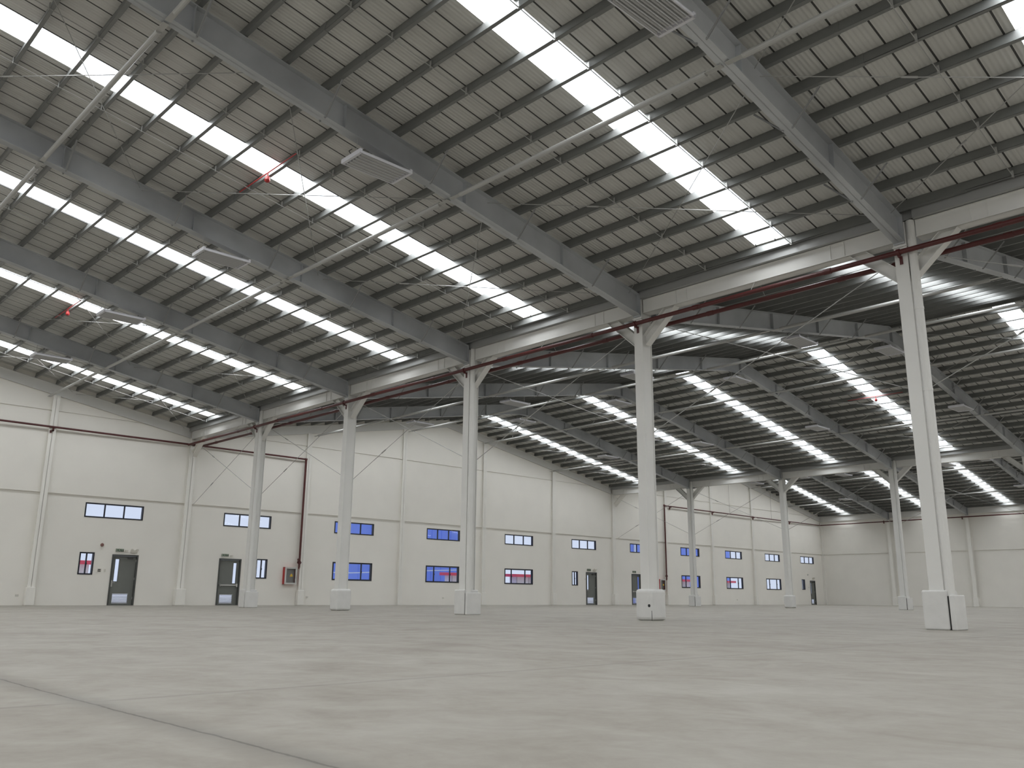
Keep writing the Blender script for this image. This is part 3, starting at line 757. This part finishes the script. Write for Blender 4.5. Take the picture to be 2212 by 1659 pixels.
tag(MB().box(-3.27, -3.19, -0.015, 0.0, 1.36, 1.47).build('switch_plate', M_PLASTIC), 'plain cream switch plate left of the leftmost door', 'switch')
tag(MB().box(27.11 - 0.03, 27.11 + 0.03, -0.012, 0.0, 1.60, 1.68).build('switch_plate', M_PLASTIC), 'tiny cream switch plate left of the middle door', 'switch')
tag(MB().box(57.05, 57.12, -0.02, 0.0, 1.45, 1.53).build('switch_plate', M_GREYBOX), 'tiny grey switch plate left of the far right corner door', 'switch')
for x, lab in ((-6.42, 'socket plate low on the wall at the far left edge'), (6.47, 'socket plate low on the wall right of the left riser'), (15.11, 'socket plate low on the wall left of the third near column'), (45.3, 'socket plate low on the wall under the window with one blue pane')):
    root = thing('wall_socket', (x, 0, 0.38), f'cream {lab}', 'socket', 'sockets on the window wall')
    MB().box(x - 0.06, x + 0.06, -0.014, 0.0, 0.335, 0.425).build('plate', M_PLASTIC, root)
    for g in (-0.028, 0.028): MB().box(x + g - 0.012, x + g + 0.012, -0.017, -0.014, 0.36, 0.40).build('outlet', M_GREYBOX, root)

# ------------------------------------------------------------------ red fire pipes
def pipe_brackets(root, x, g, ks):
    for k in ks:
        y = -k * S
        m_ = MB(); m_.tube((x, y - 0.03, 7.08), (x, y + 0.03, 7.08), 0.068, 14); m_.box(min(x, g * 0.19), max(x, g * 0.19), y - 0.025, y + 0.025, 6.985, 7.02); m_.box(g * 0.19 - (0.012 if g < 0 else 0), g * 0.19 + (0.012 if g > 0 else 0), y - 0.03, y + 0.03, 6.86, 7.02)
        m_.build('bracket', M_RED, root)
for x, g, lab in ((-0.30, -1, 'red fire main along the near face of the near row of columns'), (0.30, 1, 'red fire main along the far side of the near row of columns')):
    root = thing('fire_pipe', (x, 0, 7.08), lab, 'pipe', 'red fire mains along the columns')
    m_ = MB().tube((x, -0.268, 7.08), (x, -45.0, 7.08), 0.05, 14)
    m_.build('pipe', M_RED, root)
    for k in range(0, 6):
        for fr in (0.0, 0.5):
            y = -(k + fr) * S - 1.7; MB().tube((x, y, 7.08), (x, y - 0.16, 7.08), 0.06, 14).build('coupling', M_RED, root)
    pipe_brackets(root, x, g, range(1, 7))
    for k in range(0, 6):
        for fr in ((0.27, 0.73) if k == 0 else (0.5,)):
            y = -(k + fr) * S
            MB().tube((x, y, 7.13), (x * 0.45, y, 7.352), 0.006, 6).build('hanger_rod', M_ROD, root)
root = thing('fire_pipe', (0, -0.17, 7.11), 'dark red pipe along the window wall from far left to the left riser', 'pipe')
m_ = MB().tube((-14.0, -0.22, 7.11), (5.73, -0.22, 7.11), 0.042, 12)
m_.build('pipe', M_RED, root)
for x in (-6.0,): MB().box(x - 0.03, x + 0.03, -0.27, -0.17, 6.93, 6.97).box(x - 0.03, x + 0.03, -0.27, -0.22, 6.93, 7.07).box(x - 0.10, x - 0.03, -0.2, -0.17, 6.86, 6.97).build('bracket', M_RED, root)
MB().tube((3.0, -0.22, 7.13), (3.0, -0.22, 7.95), 0.007, 6).build('hanger_rod', M_RED, root)
def riser(x, zlow, label):
    root = thing('riser_pipe', (x, -0.22, zlow), label, 'pipe', 'red riser pipes')
    m_ = MB().tube((x, -0.22, zlow), (x, -0.22, 7.15), 0.05, 14); m_.tube((x - 0.06, -0.22, 7.11), (x + 0.045, -0.22, 7.11), 0.058, 12); m_.build('pipe', M_RED, root)
    m_ = MB().tube((x - 0.11, -0.22, 2.02), (x + 0.09, -0.22, 2.02), 0.042, 12); m_.tube((x, -0.22, 1.95), (x, -0.22, 2.09), 0.07, 12); m_.tube((x - 0.11, -0.22, 2.02), (x - 0.11, -0.28, 2.16), 0.02, 8); m_.tube((x - 0.11, -0.29, 2.16), (x - 0.11, -0.27, 2.16), 0.05, 12)
    m_.build('valve', M_RED, root)
    MB().tube((x - 0.01, -0.22, 1.72), (x - 0.01, -0.22, 2.0), 0.04, 12).build('branch', M_RED, root)
riser(5.80, 1.78, 'dark red riser pipe dropping to the left hose cabinet')
riser(35.75, 1.78, 'dark red riser pipe dropping to the right hose cabinet')
root = thing('fire_pipe', (36, -0.2, 7.08), 'dark red pipe along the window wall from the right riser to the corner', 'pipe')
m_ = MB().tube((35.85, -0.22, 7.08), (59.55, -0.22, 7.08), 0.042, 12); m_.build('pipe', M_RED, root)
for x in (36.4, 42.0, 48.0, 54.0): MB().box(x, x + 0.18, -0.27, -0.17, 6.99, 7.03).box(x - 0.02, x + 0.03, -0.25, -0.17, 6.84, 7.03).build('bracket', M_RED, root)
for x in (44.5, 51.0): MB().tube((x, -0.22, 7.1), (x, -0.22, zb(min(x % 30, 30 - x % 30)) + 0.5), 0.007, 6).build('hanger_rod', M_RED, root)
root = thing('fire_pipe', (59.7, -10, 7.2), 'dark red pipe along the top of the right side wall', 'pipe')
MB().tube((59.57, -0.28, 7.08), (59.53, -26.0, 7.20), 0.045, 12).build('pipe', M_RED, root)
for k in (1, 2): MB().box(59.52, 59.635, -k * S + 0.28, -k * S + 0.34, 6.95, 7.2).build('bracket', M_RED, root)

def cabinet(x0, x1, z0, z1, label):
    root = thing('hose_cabinet', ((x0 + x1) / 2, 0, z0), label, 'cabinet', 'fire hose cabinets on the window wall')
    d = 0.20; t = 0.02
    m_ = MB(); m_.box(x0, x0 + t, -d, 0.0, z0, z1); m_.box(x1 - t, x1, -d, 0.0, z0, z1); m_.box(x0, x1, -d, 0.0, z0, z0 + t); m_.box(x0, x1, -d, 0.0, z1 - t, z1)
    m_.build('body', M_REDB, root)
    MB().box(x0 + t, x1 - t, -0.03, -0.002, z0 + t, z1 - t).build('back_panel', M_PANEL, root)
    m_ = MB(); b = 0.075
    for q in ((x0, x1, z0, z0 + b), (x0, x1, z1 - b, z1), (x0, x0 + b, z0 + b, z1 - b), (x1 - b, x1, z0 + b, z1 - b)): m_.box(q[0], q[1], -d - 0.02, -d, q[2], q[3])
    dfr = m_.build('door_frame', M_GREYBOX, root)
    MB().quad((x0 + b, -d - 0.01, z0 + b), (x1 - b, -d - 0.01, z0 + b), (x1 - b, -d - 0.01, z1 - b), (x0 + b, -d - 0.01, z1 - b)).build('door_glass', M_GLASS, dfr)
    cx, cz = (x0 + x1) / 2 + 0.03, (z0 + z1) / 2 + 0.02
    MB().prism([(cx - 0.09, -d - 0.016, cz - 0.06), (cx + 0.09, -d - 0.016, cz - 0.06), (cx + 0.02, -d - 0.016, cz + 0.07), (cx - 0.02, -d - 0.016, cz + 0.07)], (0, 0.004, 0)).build('warning_sticker', M_YELLOW, dfr)
    m_ = MB(); m_.box(x1 - 0.05, x1 - 0.03, -d - 0.045, -d - 0.02, cz - 0.05, cz + 0.05); m_.build('latch', M_CHROME, dfr)
cabinet(5.06, 5.70, 0.98, 1.79, 'red fire hose cabinet with pale glazed door, beside the left riser')
cabinet(34.98, 35.62, 0.98, 1.79, 'red fire hose cabinet right of the fourth near column')

# ------------------------------------------------------------------ outside, seen through the windows
tag(MB().box(-60, 120, 0.2, 90, -0.25, -0.05).build('ground', M_YARD), 'pale concrete yard outside the windows', 'ground', kind='structure')
def bld(x0, x1, y, h, label, pipe=None, eave=True):
    root = thing('blue_building', ((x0 + x1) / 2, y, 0), label, 'building', 'blue buildings outside the windows')
    m_ = MB().box(x0, x1, y, y + 1.2, -0.05, h)
    for i in range(int((x1 - x0) / 0.9)): m_.box(x0 + i * 0.9, x0 + i * 0.9 + 0.05, y - 0.03, y, -0.05, h)
    m_.build('wall', M_BLUE, root)
    MB().box(x0 - 0.2, x1 + 0.2, y - 0.2, y + 1.4, h, h + 0.18).build('roof_edge', M_TRIMW, root)
    if pipe: MB().box(pipe, pipe + 0.3, y - 0.12, y - 0.03, 0, h).build('downspout', M_TRIMW, root)
bld(13.0, 28.4, 12.0, 7.5, 'blue clad building outside the windows behind the second and third near columns', pipe=None)
bld(46.9, 63.6, 12.0, 7.5, 'blue clad building outside the windows near the first far column', pipe=47.5)
def shed(x0, x1, y, zr, depth, label):
    root = thing('red_roofed_shed', ((x0 + x1) / 2, y, 0), label, 'shed', 'red-roofed sheds outside the windows')
    MB().prism([(x0 - 0.4, y - 0.4, zr - 0.19), (x0 - 0.4, y - 0.4, zr), (x0 - 0.4, y + depth, zr + 0.03), (x0 - 0.4, y + depth, zr - 0.17)], (x1 - x0 + 0.8, 0, 0)).build('roof', M_REDROOF, root)
    m_ = MB().box(x0, x1, y, y + depth - 0.1, -0.05, zr - 0.10); m_.build('wall', M_CREAM, root)
    m_ = MB()
    n = max(2, int((x1 - x0) / 1.1))
    for i in range(n): m_.box(x0 + i * (x1 - x0) / n, x0 + i * (x1 - x0) / n + 0.06, y - 0.04, y, -0.05, zr - 0.1)
    m_.build('post', M_GREYBOX, root)
shed(22.4, 26.2, 8.0, 2.04, 0.8, 'low cream shed with a red roof in front of the left blue building')
shed(28.6, 32.4, 8.0, 2.08, 0.8, 'low cream shed with a red roof right of the left blue building')
shed(-3.4, -0.9, 9.0, 2.09, 0.8, 'low cream shed with a red roof outside the leftmost narrow window')
shed(49.2, 51.2, 8.5, 2.12, 0.8, 'low cream shed with a red roof in front of the right blue building')
shed(57.2, 57.9, 8.5, 2.12, 0.8, 'short red-roofed shed at the right end of the right blue building')
tag(MB().path([(8.5, 6.0, 1.75), (13.0, 6.0, 1.78), (18.0, 6.0, 2.02), (21.5, 6.0, 2.17), (24.0, 6.0, 2.17)], 0.028, 8).tube((8.5, 6.0, -0.06), (8.5, 6.0, 1.75), 0.03, 8).tube((24.0, 6.0, -0.06), (24.0, 6.0, 2.17), 0.03, 8).build('white_cable', M_TRIMW), 'white cable sagging across the blue building outside', 'cable')
